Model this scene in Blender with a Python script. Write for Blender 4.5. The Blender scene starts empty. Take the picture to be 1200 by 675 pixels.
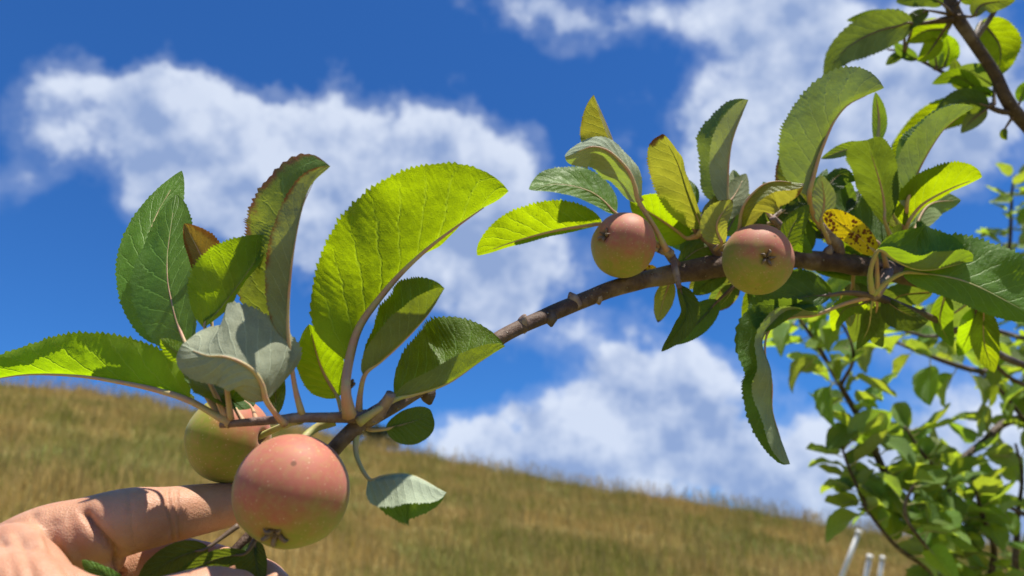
import bpy, math, random
import numpy as np
from mathutils import Vector, Matrix

random.seed(7); rng = np.random.default_rng(7)
SC = bpy.context.scene
COL = SC.collection
rad = math.radians

# ------------------------------------------------------------------ camera
F = 857.0                       # focal length in photo pixels (1200 wide)
PITCH = rad(22.0)
CAM = np.array([0.0, 0.0, 1.5])
RIGHT = np.array([1.0, 0, 0]); FWD = np.array([0, math.cos(PITCH), math.sin(PITCH)])
UP = np.array([0, -math.sin(PITCH), math.cos(PITCH)])
cam_d = bpy.data.cameras.new('camera'); cam = bpy.data.objects.new('camera', cam_d); COL.objects.link(cam)
cam.location = CAM; cam.rotation_euler = (math.pi/2+PITCH, 0, 0)
cam_d.sensor_width = 36; cam_d.lens = F/1200*36; cam_d.clip_start = 0.01; cam_d.clip_end = 3000
cam_d.dof.use_dof = True; cam_d.dof.focus_distance = 0.325; cam_d.dof.aperture_fstop = 10.5
SC.camera = cam

def P(x, y, d):                 # a point seen at photo pixel (x, y), d metres deep
    return CAM + d*(FWD + (x-600)/F*RIGHT - (y-337.5)/F*UP)
def azel(x, y):
    v = P(x, y, 1.0)-CAM; v /= np.linalg.norm(v)
    return math.atan2(v[0], v[1]), math.asin(v[2])

# ------------------------------------------------------------------ sun, exposure
SUN = Vector((0.25, -0.14, 0.96)).normalized()
sun_d = bpy.data.lights.new('sun', 'SUN'); sun = bpy.data.objects.new('sun', sun_d); COL.objects.link(sun)
sun_d.energy = 5.0; sun_d.angle = rad(0.53); sun_d.color = (1, .94, .82)
sun.rotation_euler = SUN.to_track_quat('Z', 'Y').to_euler()
SC.view_settings.view_transform = 'Standard'; SC.view_settings.look = 'None'
SC.view_settings.exposure = 0.74; SC.view_settings.gamma = 1
SC.render.engine = 'CYCLES'
SC.cycles.max_bounces = 5; SC.cycles.diffuse_bounces = 3; SC.cycles.glossy_bounces = 2; SC.cycles.transmission_bounces = 4

# ------------------------------------------------------------------ node helper
class NG:
    def __init__(s, nt): s.nt = nt
    def n(s, t, **k):
        o = s.nt.nodes.new(t)
        for a, b in k.items(): setattr(o, a, b)
        return o
    def put(s, sock, v):
        if isinstance(v, bpy.types.NodeSocket): s.nt.links.new(v, sock)
        elif v is not None:
            if isinstance(v, (tuple, list)) and sock.type == 'RGBA' and len(v) == 3: v = (*v, 1)
            sock.default_value = v
    def m(s, op, a, b=None, c=None, clamp=False):
        o = s.n('ShaderNodeMath', operation=op, use_clamp=clamp)
        s.put(o.inputs[0], a); s.put(o.inputs[1], b); s.put(o.inputs[2], c)
        return o.outputs[0]
    def v(s, op, a, b=None, c=None, out=0):
        o = s.n('ShaderNodeVectorMath', operation=op)
        s.put(o.inputs[0], a); s.put(o.inputs[1], b)
        if c is not None: s.put(o.inputs[2], c)
        return o.outputs[out]
    def mix(s, f, a, b, blend='MIX'):
        o = s.n('ShaderNodeMix', data_type='RGBA', blend_type=blend)
        s.put(o.inputs[0], f); s.put(o.inputs[6], a); s.put(o.inputs[7], b)
        return o.outputs[2]
    def step(s, x, a, b, lo=0.0, hi=1.0):
        o = s.n('ShaderNodeMapRange', interpolation_type='SMOOTHSTEP')
        s.put(o.inputs[0], x)
        if a <= b: vals = (a, b, lo, hi)
        else: vals = (b, a, hi, lo)
        for i in range(4): o.inputs[i+1].default_value = vals[i]
        return o.outputs[0]
    def noise(s, vec, scale, detail=4, rough=.55, dist=0.0, color=False):
        o = s.n('ShaderNodeTexNoise'); s.put(o.inputs['Vector'], vec)
        o.inputs['Scale'].default_value = scale; o.inputs['Detail'].default_value = detail
        o.inputs['Roughness'].default_value = rough; o.inputs['Distortion'].default_value = dist
        return o.outputs[1 if color else 0]
    def voro(s, vec, scale, feature='F1', out=0):
        o = s.n('ShaderNodeTexVoronoi', feature=feature); s.put(o.inputs['Vector'], vec)
        o.inputs['Scale'].default_value = scale
        return o.outputs[out]
    def bump(s, h, strength, dist):
        o = s.n('ShaderNodeBump'); s.put(o.inputs['Height'], h)
        o.inputs['Strength'].default_value = strength; o.inputs['Distance'].default_value = dist
        return o.outputs[0]

# ------------------------------------------------------------------ sky with clouds
W = bpy.data.worlds.new('World'); SC.world = W; W.use_nodes = True
W.cycles.sampling_method = 'MANUAL'; W.cycles.sample_map_resolution = 512
W.node_tree.nodes.clear(); g = NG(W.node_tree)
sky = g.n('ShaderNodeTexSky', sky_type='NISHITA')
sky.sun_disc = False; sky.sun_elevation = math.asin(SUN.z); sky.sun_rotation = math.atan2(SUN.x, SUN.y)
sky.altitude = 200; sky.air_density = 1.0; sky.dust_density = 0.25; sky.ozone_density = 2.2
tc = g.n('ShaderNodeTexCoord'); D = tc.outputs['Generated']
sp = g.n('ShaderNodeSeparateXYZ'); g.put(sp.inputs[0], D)
az = g.m('ARCTAN2', sp.outputs[0], sp.outputs[1]); el = g.m('ARCSINE', sp.outputs[2])
cb = g.n('ShaderNodeCombineXYZ'); g.put(cb.inputs[0], az); g.put(cb.inputs[1], el)
warp = g.v('SCALE', g.v('SUBTRACT', g.noise(D, 6.0, 5, .6, color=True), (.5, .5, .5))); warp.node.inputs[3].default_value = .20
uv = g.v('ADD', cb.outputs[0], warp)
BLOBS = [  # photo pixel centre, radii, weight
 (150,115,50,34,.66),(235,165,85,52,.9),(320,190,110,55,1.),(430,200,110,60,1.05),(530,225,85,55,1.),(270,245,140,50,.8),
 (420,280,150,60,.8),(560,300,80,60,.75),(610,345,60,34,.65),(385,105,34,28,.36),(630,165,26,26,.28),
 (625,10,38,22,.62),(705,28,56,34,.60),(745,5,40,20,.4),
 (850,20,60,34,.7),(920,95,85,75,.95),(1000,60,95,80,1.),(1010,150,110,55,.9),(1090,120,75,55,.75),(1140,185,70,34,.6),(890,155,48,40,.7),
 (728,412,46,26,.85),(560,528,56,26,.85),(640,520,70,36,.9),(720,500,75,46,1.),(780,500,48,52,1.),(745,555,110,34,.95),(800,460,34,28,.5),
 (905,575,46,26,.85),(960,590,70,34,.85),(945,505,34,40,.5),(1010,560,60,50,.8),(1090,600,90,60,.8),(1180,540,70,90,.7),(1160,440,70,30,.35),(1050,300,40,20,.2),(985,410,30,40,.3)]
field = 0.0; low = 0.0
for (x, y, rx, ry, a) in BLOBS:
    u0, v0 = azel(x, y); ca = math.cos(v0)
    sx, sy = F*ca/rx*1.06, F/ry*1.06
    q = g.v('MULTIPLY_ADD', uv, (sx, sy, 0), (-u0*sx, -v0*sy, 0))
    e = g.m('EXPONENT', g.m('MULTIPLY', g.v('DOT_PRODUCT', q, q, out=1), -.5))
    e = g.m('MULTIPLY', e, a)
    field = g.m('ADD', e, field)
    s2 = g.n('ShaderNodeSeparateXYZ'); g.put(s2.inputs[0], q)
    low = g.m('MULTIPLY_ADD', e, s2.outputs[1], low)
# the rest of the sky: the same broken cumulus
win = g.v('MULTIPLY_ADD', cb.outputs[0], (1.55, 2.3, 0), (0, -rad(22)*2.3, 0))
out_w = g.step(g.v('DOT_PRODUCT', win, win, out=1), .9, 1.6)
rest = g.step(g.noise(D, 2.3, 2, .5), .52, .72, 0, 1.0)
field = g.m('ADD', field, g.m('MULTIPLY', rest, out_w))
n1 = g.noise(D, 9.0, 7, .56); n2 = g.noise(g.v('ADD', D, (.016, -.004, .03)), 9.0, 4, .56)
dens = g.m('ADD', field, g.m('MULTIPLY', g.m('SUBTRACT', n1, .5), 1.9))
dens = g.m('ADD', dens, g.m('MULTIPLY', g.m('SUBTRACT', g.noise(D, 4.6, 3, .5), .52), 1.1))
mask = g.step(dens, .52, 1.14)
wisp = g.m('MULTIPLY', g.step(dens, .30, .7), .22)
mask = g.m('MAXIMUM', mask, wisp)
relief = g.m('MULTIPLY', g.m('SUBTRACT', n1, n2), 3.6)
lit = g.m('ADD', g.m('MULTIPLY_ADD', g.m('DIVIDE', low, g.m('ADD', field, .25)), .22, .50), relief, clamp=True)
lit = g.m('SUBTRACT', lit, g.m('MULTIPLY', g.step(dens, 1.0, 1.8), .12), clamp=True)
cloudcol = g.mix(lit, (3.6, 4.9, 8.0), (9.0, 9.9, 11.6))
skyc = g.mix(1.0, sky.outputs[0], (.36, .92, 1.66), 'MULTIPLY')
fin = g.mix(g.m('MULTIPLY', mask, .93), skyc, cloudcol)
bg = g.n('ShaderNodeBackground'); g.put(bg.inputs[0], fin); bg.inputs[1].default_value = 0.050
wo = g.n('ShaderNodeOutputWorld'); g.put(wo.inputs[0], bg.outputs[0])

# ------------------------------------------------------------------ mesh helpers
def mesh_from(name, verts, faces, uvs=None, smooth=True):
    me = bpy.data.meshes.new(name); me.from_pydata([tuple(v) for v in verts], [], [tuple(f) for f in faces])
    if smooth: me.polygons.foreach_set('use_smooth', [True]*len(me.polygons))
    if uvs is not None:
        ul = me.uv_layers.new(name='UVMap'); li = np.empty(len(me.loops), np.int32); me.loops.foreach_get('vertex_index', li)
        ul.data.foreach_set('uv', np.asarray(uvs, np.float32)[li].ravel())
    me.update(); return me
WORLD = {}
def add(name, me, mat=None, parent=None, origin=(0, 0, 0)):
    """mesh data is already relative to origin (a world point)"""
    o = bpy.data.objects.new(name, me); COL.objects.link(o)
    if mat: me.materials.append(mat)
    origin = np.asarray(origin, float); WORLD[o] = origin
    if parent is not None:
        o.parent = parent; o.location = origin-WORLD[parent]
    else: o.location = origin
    return o
def part(name, verts, faces, mat, parent, origin=None, uvs=None, smooth=True):
    verts = np.asarray(verts, float)
    if origin is None: origin = verts.mean(0)
    return add(name, mesh_from(name, verts-origin, faces, uvs, smooth), mat, parent, origin)
def thing(name, label, cat, loc, group=None):
    o = bpy.data.objects.new(name, None); COL.objects.link(o); o.location = loc; o.empty_display_size = .05
    WORLD[o] = np.asarray(loc, float); tag(o, label, cat, group); return o
def tag(o, label=None, cat=None, group=None, kind=None):
    if label: o['label'] = label
    if cat: o['category'] = cat
    if group: o['group'] = group
    if kind: o['kind'] = kind
    return o
def norm(a): return a/np.maximum(np.linalg.norm(a, axis=-1, keepdims=True), 1e-9)
def spline(pts, n, extra=None):
    """Catmull-Rom through pts, n samples even in arc length; pts may have extra columns"""
    p = np.asarray(pts, float)
    if len(p) == 2:
        t = np.linspace(0, 1, n)[:, None]; return p[0]*(1-t)+p[1]*t
    q = np.vstack([2*p[0]-p[1], p, 2*p[-1]-p[-2]]); out = []
    for i in range(1, len(q)-2):
        t = np.linspace(0, 1, 24, endpoint=False)[:, None]; a, b, c, d = q[i-1], q[i], q[i+1], q[i+2]
        out.append(.5*((2*b)+(-a+c)*t+(2*a-5*b+4*c-d)*t**2+(-a+3*b-3*c+d)*t**3))
    out = np.vstack(out+[p[-1:]])
    s = np.r_[0, np.cumsum(np.linalg.norm(np.diff(out[:, :3], axis=0), axis=1))]
    t = np.linspace(0, s[-1], n)
    return np.stack([np.interp(t, s, out[:, k]) for k in range(out.shape[1])], 1)
def tube(pts, radii, sides=8, n=None, knob=0.0, seed=0, cap=True):
    """tapered tube through world points -> verts, faces"""
    pts = np.asarray(pts, float); a = np.c_[pts, np.asarray(radii, float)]
    n = n or max(4, len(pts)*5); a = spline(a, n); p, r = a[:, :3], a[:, 3]
    T = norm(np.gradient(p, axis=0)); up = np.array([.13, .31, .94]); X = []
    x = norm(np.cross(T[0], up))
    for i in range(n):
        x = norm(x-T[i]*np.dot(x, T[i])); X.append(x)
    X = np.array(X); Y = np.cross(T, X)
    th = np.linspace(0, 2*math.pi, sides, endpoint=False)
    rr = np.repeat(r[:, None], sides, 1)
    if knob:
        R_ = np.random.default_rng(seed)
        for _ in range(max(6, n//2)):
            ci, ct, w, h = R_.uniform(0, n), R_.uniform(0, 6.28), R_.uniform(.8, 2.8), R_.uniform(-.35, 1)*knob
            dt = (th-ct+math.pi) % (2*math.pi)-math.pi
            rr = rr*(1+h*np.exp(-((np.arange(n)-ci)/w)**2)[:, None]*np.exp(-(dt/.8)**2)[None])
    V = p[:, None]+rr[..., None]*(np.cos(th)[None, :, None]*X[:, None]+np.sin(th)[None, :, None]*Y[:, None])
    V = V.reshape(-1, 3); Fc = []
    for i in range(n-1):
        for j in range(sides):
            k = (j+1) % sides; Fc.append((i*sides+j, i*sides+k, (i+1)*sides+k, (i+1)*sides+j))
    if cap:
        Fc.append(tuple(range(sides-1, -1, -1))); Fc.append(tuple((n-1)*sides+j for j in range(sides)))
    return V, Fc
def px(lst): return [P(*q[:3]) for q in lst]
def tube_px(lst, **k):                    # (x, y, depth, diameter in px)
    return tube(px(lst), [q[3]/2*q[2]/F for q in lst], **k)
def merge(parts):
    V, Fc, o = [], [], 0
    for v, f in parts:
        V.append(v); Fc += [tuple(i+o for i in q) for q in f]; o += len(v)
    return np.vstack(V), Fc

# ------------------------------------------------------------------ materials
def new_mat(name):
    m = bpy.data.materials.new(name); m.use_nodes = True; m.node_tree.nodes.clear()
    return m, NG(m.node_tree)
def out(g, sh):
    o = g.n('ShaderNodeOutputMaterial'); g.put(o.inputs[0], sh)
def pbsdf(g, **k):
    o = g.n('ShaderNodeBsdfPrincipled')
    for a, b in k.items(): g.put(o.inputs[a.replace('_', ' ')], b)
    return o.outputs[0]

def leaf_mat(name, top=(.066, .140, .016), bot=(.18, .225, .10), trans=(.38, .54, .004), tf=.34,
             edge=None, edge_at=.80, spots=None, spot_r=.0, gloss=.42, brown_tip=None):
    m, g = new_mat(name)
    uvn = g.n('ShaderNodeUVMap'); s = g.n('ShaderNodeSeparateXYZ'); g.put(s.inputs[0], uvn.outputs[0])
    geo = g.n('ShaderNodeNewGeometry'); oi = g.n('ShaderNodeObjectInfo'); tco = g.n('ShaderNodeTexCoord')
    pos = g.v('ADD', tco.outputs['Object'], g.v('SCALE', (3.1, 1.7, 5.3)))
    g.put(pos.node.inputs[1].links[0].from_node.inputs[3], oi.outputs['Random'])
    u = s.outputs[0]; sv = g.m('MULTIPLY_ADD', s.outputs[1], 2.0, -1.0); a = g.m('ABSOLUTE', sv)
    wob = g.m('MULTIPLY_ADD', g.noise(pos, 120, 2, .5), .5, -.25)
    ph = g.m('ADD', g.m('MULTIPLY_ADD', u, 9.0, g.m('MULTIPLY', g.m('POWER', a, .8), -2.2)), wob)
    ph = g.m('ADD', ph, g.m('MULTIPLY', g.m('SIGN', sv), .22))
    fr = g.m('ABSOLUTE', g.m('SUBTRACT', g.m('FRACT', g.m('ADD', ph, 20.)), .5))
    lat = g.m('MULTIPLY', g.step(fr, .085, .0), g.step(a, 1.0, .55, 0, 1))
    midv = g.step(a, .055, .01)
    vein = g.m('MAXIMUM', lat, midv)
    net = g.step(g.voro(pos, 900, 'DISTANCE_TO_EDGE'), .09, .0)
    vcol = g.m('MAXIMUM', vein, g.m('MULTIPLY', net, .30))
    mott = g.noise(pos, 55, 5, .6)
    rnd = oi.outputs['Random']
    hs = g.n('ShaderNodeHueSaturation')
    def vary(c):
        h = g.n('ShaderNodeHueSaturation'); g.put(h.inputs['Color'], c)
        g.put(h.inputs['Hue'], g.m('MULTIPLY_ADD', rnd, .035, .4825))
        g.put(h.inputs['Value'], g.m('ADD', g.m('MULTIPLY_ADD', mott, 1.0, .45), g.m('MULTIPLY_ADD', rnd, .3, -.15)))
        return h.outputs[0]
    tcol = g.mix(g.m('MULTIPLY', vcol, .55), vary(top), tuple(min(1, c*2.2+.02) for c in top))
    bcol = g.mix(g.m('MULTIPLY', vcol, .55), vary(bot), tuple(min(1, c*1.4+.03) for c in bot))
    col = g.mix(geo.outputs['Backfacing'], tcol, bcol)
    tr = g.mix(g.m('MULTIPLY', vcol, .35), vary(trans), tuple(min(1,c*1.25+.04) for c in trans))
    if edge:
        en = g.noise(pos, 150, 4, .65)
        ed = g.m('ADD', a, g.m('MULTIPLY', u, .16)); ed = g.m('ADD', ed, g.m('MULTIPLY_ADD', en, .7, -.35))
        em = g.step(ed, edge_at, edge_at+.28)
        col = g.mix(em, col, edge); tr = g.mix(em, tr, tuple(c*.9 for c in edge))
    if brown_tip:
        tn = g.step(g.m('ADD', u, g.m('MULTIPLY_ADD', g.noise(pos, 200, 3), .22, -.11)), brown_tip, brown_tip+.06)
        col = g.mix(tn, col, (.10, .045, .02)); tr = g.mix(tn, tr, (.06, .025, .01))
    if spots:
        vs = g.voro(pos, spots); vn = g.noise(pos, spots*.35, 3)
        sm = g.step(g.m('ADD', vs, g.m('MULTIPLY_ADD', vn, 1.9, -.95)), spot_r, spot_r-.30)
        col = g.mix(sm, col, (.15, .05, .010)); tr = g.mix(sm, tr, (.12, .035, .005))
    # tiny specks that any leaf carries
    sp1 = g.step(g.voro(pos, 130), .055, .035); sp1 = g.m('MULTIPLY', sp1, g.step(g.noise(pos, 30, 2), .5, .6))
    col = g.mix(g.m('MULTIPLY', sp1, .8), col, (.05, .03, .015)); tr = g.mix(g.m('MULTIPLY', sp1, .8), tr, (.03, .02, .01))
    quilt = g.voro(pos, 300, 'SMOOTH_F1'); lump = g.noise(pos, 130, 3, .6)
    hgt0 = g.m('ADD', g.m('MULTIPLY', quilt, -1.1), g.m('MULTIPLY', lump, 1.2))
    hgt = g.m('ADD', g.m('MULTIPLY_ADD', vein, -.8, hgt0), g.m('ADD', g.m('MULTIPLY', net, -.25), g.m('MULTIPLY', fr, 1.0)))
    bmp = g.bump(hgt, .50, .0007)
    rough = g.mix(geo.outputs['Backfacing'], (gloss+.06,)*3, (.78,)*3)
    spec = g.mix(geo.outputs['Backfacing'], (.27,)*3, (.12,)*3)
    d = pbsdf(g, Base_Color=col, Roughness=rough, Specular_IOR_Level=spec, Normal=bmp)
    t = g.n('ShaderNodeBsdfTranslucent'); g.put(t.inputs[0], tr); g.put(t.inputs[1], bmp)
    mx = g.n('ShaderNodeMixShader'); g.put(mx.inputs[0], tf); g.put(mx.inputs[1], d); g.put(mx.inputs[2], t.outputs[0])
    out(g, mx.outputs[0]); return m
LM = {
 'a': leaf_mat('leaf_green', edge=(.12, .05, .015), edge_at=1.15),
 'y': leaf_mat('leaf_yellow_green', top=(.075, .14, .02), bot=(.13, .17, .018), trans=(.54, .74, .002), tf=.48, edge=(.12, .05, .015), edge_at=1.13),
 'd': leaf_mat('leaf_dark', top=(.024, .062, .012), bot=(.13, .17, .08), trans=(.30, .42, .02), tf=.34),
 'w': leaf_mat('leaf_downy', top=(.06, .13, .028), bot=(.36, .40, .29), trans=(.34, .44, .03), tf=.30),
 'g': leaf_mat('leaf_grey_back', top=(.05, .11, .022), bot=(.27, .31, .19), trans=(.30, .40, .02), tf=.32),
 'r': leaf_mat('leaf_reddish_margin', top=(.05, .11, .02), bot=(.24, .27, .17), trans=(.40, .46, .03), edge=(.22, .085, .03), edge_at=.86),
 'o': leaf_mat('leaf_bronze', top=(.14, .10, .02), bot=(.22, .17, .06), trans=(.52, .36, .02), edge=(.25, .11, .02), edge_at=.7),
 'b': leaf_mat('leaf_scorched', top=(.10, .15, .03), bot=(.26, .27, .10), trans=(.60, .60, .04), edge=(.16, .07, .025), edge_at=1.02, brown_tip=.93),
 's': leaf_mat('leaf_spotted', top=(.60, .40, .008), bot=(.60, .40, .008), trans=(.70, .47, .004), spots=480, spot_r=.52, tf=.35),
 'f': leaf_mat('leaf_far', top=(.095, .175, .035), bot=(.27, .32, .17), trans=(.50, .66, .03), gloss=.36, tf=.46),
}
def pet_mat(name, c1, c2):
    m, g = new_mat(name); tco = g.n('ShaderNodeTexCoord'); n = g.noise(tco.outputs['Object'], 160, 4, .6)
    c = g.mix(g.step(n, .35, .7), c1, c2)
    out(g, pbsdf(g, Base_Color=c, Roughness=.6, Normal=g.bump(g.noise(tco.outputs['Object'], 900, 2), .3, .0003))); return m
PM = {'p': pet_mat('petiole_pink', (.46, .25, .16), (.44, .36, .15)), 'g': pet_mat('petiole_green', (.36, .38, .12), (.42, .31, .16)),
      'k': pet_mat('petiole_brown', (.10, .06, .04), (.15, .10, .06))}
def bark_mat(name, c1, c2, c3, scale=1.0):
    m, g = new_mat(name); tco = g.n('ShaderNodeTexCoord'); o = tco.outputs['Object']
    n = g.noise(o, 130*scale, 6, .65); n2 = g.noise(o, 32*scale, 4, .6); ln = g.step(g.voro(o, 210*scale), .16, .06)
    c = g.mix(g.step(n, .35, .68), c1, c2); c = g.mix(g.step(n2, .52, .66), c, c3); c = g.mix(g.m('MULTIPLY', ln, .75), c, (.42, .36, .30))
    h = g.m('ADD', n, g.m('MULTIPLY', ln, .4))
    out(g, pbsdf(g, Base_Color=c, Roughness=.62, Specular_IOR_Level=.35, Normal=g.bump(h, 1.0, .0022))); return m
BARK = bark_mat('bark', (.065, .034, .024), (.135, .082, .056), (.21, .15, .115))
BARKD = bark_mat('bark_dark', (.045, .028, .022), (.09, .06, .045), (.15, .115, .095))
TWIG = bark_mat('twig_bark', (.15, .085, .075), (.25, .17, .14), (.34, .27, .22))

# ------------------------------------------------------------------ leaves
def leaf(tree, mid, L, R, top=1, mat='a', pet=None, pm='p', pw=5.0, teeth=26, ab=(.55, .8), wave=.05, nv=6, amp=.07, rib=True, label=None):
    """mid: photo pixel + depth along the midrib from base to tip. L, R: half blade left / right of travel:
    (half width in px, angle towards the viewer, extra curl to the edge). top: which face turns to the viewer."""
    teeth = int(teeth*1.35); nu = teeth*3+1
    mp = px(mid); c = spline(mp, nu); T = norm(np.gradient(c, axis=0))
    Vv = norm(c-CAM); N = norm(-Vv+T*np.sum(Vv*T, 1, keepdims=True))
    for _ in range(3): N[1:-1] = norm(N[:-2]+2*N[1:-1]+N[2:])
    Lf = np.cross(N, T)
    u = np.linspace(0, 1, nu); pk = ab[0]/(ab[0]+ab[1])
    w = (u/pk)**ab[0]*((1-u)/(1-pk))**ab[1]
    dm = np.mean([q[2] for q in mid]); tooth = np.tile([0, .55, 1.], teeth)[:nu-1]; tooth = np.r_[tooth, 0]*np.repeat(rng.uniform(.35, 1.25, teeth+1), 3)[:nu]
    w = w*(1+amp*(tooth-.5)*np.clip(w*2, 0, 1)); w[0] = .02; w[-1] = .004
    r0 = random.uniform(0, 6.28); r1 = random.uniform(5, 9)
    cols = []; uvc = []
    for side, (wp, ph, cu) in ((-1, L), (1, R)):
        half = wp*dm/F; D_ = Lf if side < 0 else -Lf
        pos = np.zeros_like(c); rows = []
        ph0, ph1 = (ph if isinstance(ph, tuple) else (ph, ph))
        phu = np.radians(ph0+(ph1-ph0)*u)
        pk_ = [(rng.uniform(0, 1), rng.uniform(.1, 1), rng.uniform(.05, .16), rng.uniform(.15, .4), rng.normal(0, .05)) for _ in range(12)]
        for k in range(1, nv+1):
            v = (k-.5)/nv; an = phu+np.radians(cu)*v
            stepv = (np.cos(an)[:, None]*D_+np.sin(an)[:, None]*N)*(half*w/nv)[:, None]
            pos = pos+stepv
            vv = k/nv
            nrm = (-np.sin(an)[:, None]*D_+np.cos(an)[:, None]*N)
            wv = wave*half*vv**2*np.sin(u*r1*2+r0+side)*np.sin(math.pi*u)
            # blade swells a little between the side veins
            ql = -.018*half*np.cos((u*9-2.2*vv**.8+side*.22)*2*math.pi)*vv*(1-vv*.6)*np.sin(math.pi*u)
            for (uc, vc, su, sv_, hh) in pk_: ql = ql+hh*half*vv*np.exp(-((u-uc)/su)**2-((vv-vc)/sv_)**2)*np.sin(math.pi*u)
            rows.append(c+pos+nrm*(wv+ql)[:, None]+T*(half*.10*vv*w)[:, None]*(1 if k < nv else 1.05))
        cols.append(rows)
    grid = cols[0][::-1]+[c]+cols[1]; m_ = len(grid)
    V = np.stack(grid, 1).reshape(-1, 3)
    uvs = np.array([(u[i], j/(m_-1)) for i in range(nu) for j in range(m_)])
    Fc = []
    for i in range(nu-1):
        for j in range(m_-1):
            q = (i*m_+j, i*m_+j+1, (i+1)*m_+j+1, (i+1)*m_+j)   # left->right then forward: normal towards N
            Fc.append(q if top else q[::-1])
    base = c[0]
    o = part('leaf', V, Fc, LM[mat], tree, base, uvs)
    if label: o['label'] = label
    # petiole running on as the raised midrib on the under face
    sgn = -1 if top else 1
    rb = pw/2*dm/F
    pts = []; rr = []
    if pet:
        for k, q in enumerate(px(pet)): pts.append(q); rr.append(rb*(1.55 if k == 0 else 1))
    K = 7
    for k in range(K if rib else 2):
        i = int((nu-1)*(.02+.86*k/(K-1)))
        pts.append(c[i]+N[i]*sgn*rb*(.75 if top and k else .25)*(1-k/K)); rr.append(rb*(1-.88*k/(K-1))*(.8 if top else 1))
    if len(pts) >= 2:
        v, f = tube(pts, rr, sides=7, n=max(12, len(pts)*4))
        part('petiole', v, f, PM[pm], o)
    return o

# ------------------------------------------------------------------ hill and grass
CREST = [(-400, 428), (0, 446), (100, 449), (210, 468), (330, 494), (440, 518), (600, 548), (700, 566), (850, 590), (1000, 614), (1200, 634), (1500, 640)]
ca = np.array([azel(x, y) for x, y in CREST])
RC = 26.0
def crest_el(a): return np.interp(a, ca[:, 0], ca[:, 1])
def hill_z(x, y):
    r = np.hypot(x, y); a = np.arctan2(x, y)
    front = np.clip((np.cos(a)-.0)/.55, 0, 1); front = front*front*(3-2*front)
    zc = (1.5+RC*np.tan(crest_el(a))-.28)*front
    t = r/RC
    up = np.clip(t, 0, 1)**1.22
    dn = np.clip(t-1, 0, 5)
    z = zc*(up-np.minimum(.9*dn*dn+.15*dn, .9+dn*0))
    z = z+.10*np.sin(x*.55+1.3)*np.cos(y*.43)*np.clip(r/8, 0, 1)+.05*np.sin(x*1.7)*np.sin(y*1.3+.6)*np.clip(r/8, 0, 1)
    return z
m, g = new_mat('dry_pasture')
tco = g.n('ShaderNodeTexCoord'); o_ = tco.outputs['Object']
def grass_colour(g, o_, extra=None):
    n = g.noise(o_, .32, 4, .6); n2 = g.noise(o_, 1.6, 4, .65); n3 = g.noise(o_, 9, 3, .6)
    t = g.m('ADD', g.m('MULTIPLY', n, .65), g.m('MULTIPLY', n2, .45))
    c = g.mix(g.step(t, .49, .62), (.125, .175, .012), (.43, .305, .092))
    return g.mix(g.step(n3, .4, .75, 0, .55), c, (.52, .40, .13)), n3
gc, n3 = grass_colour(g, o_)
out(g, pbsdf(g, Base_Color=g.mix(.5, gc, (.07, .065, .022)), Roughness=.95, Normal=g.bump(n3, .8, .08)))
PAST = m
na = 240; rs = np.r_[np.linspace(0.0, 2, 4)[1:], np.linspace(2.6, 40, 64), np.geomspace(44, 1500, 14)]
aa = np.linspace(-math.pi, math.pi, na, endpoint=False)
V = [(0, 0, 0)]
for r in rs:
    xs, ys = r*np.sin(aa), r*np.cos(aa); V += list(zip(xs, ys, hill_z(xs, ys)))
Fc = [(0, 1+(j+1) % na, 1+j) for j in range(na)]
for i in range(len(rs)-1):
    for j in range(na):
        k = (j+1) % na; Fc.append((1+i*na+j, 1+i*na+k, 1+(i+1)*na+k, 1+(i+1)*na+j))
hill = add('hill', mesh_from('hill', V, Fc), PAST); tag(hill, 'grassy hillside sloping down to the right', 'hill', kind='structure')

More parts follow.
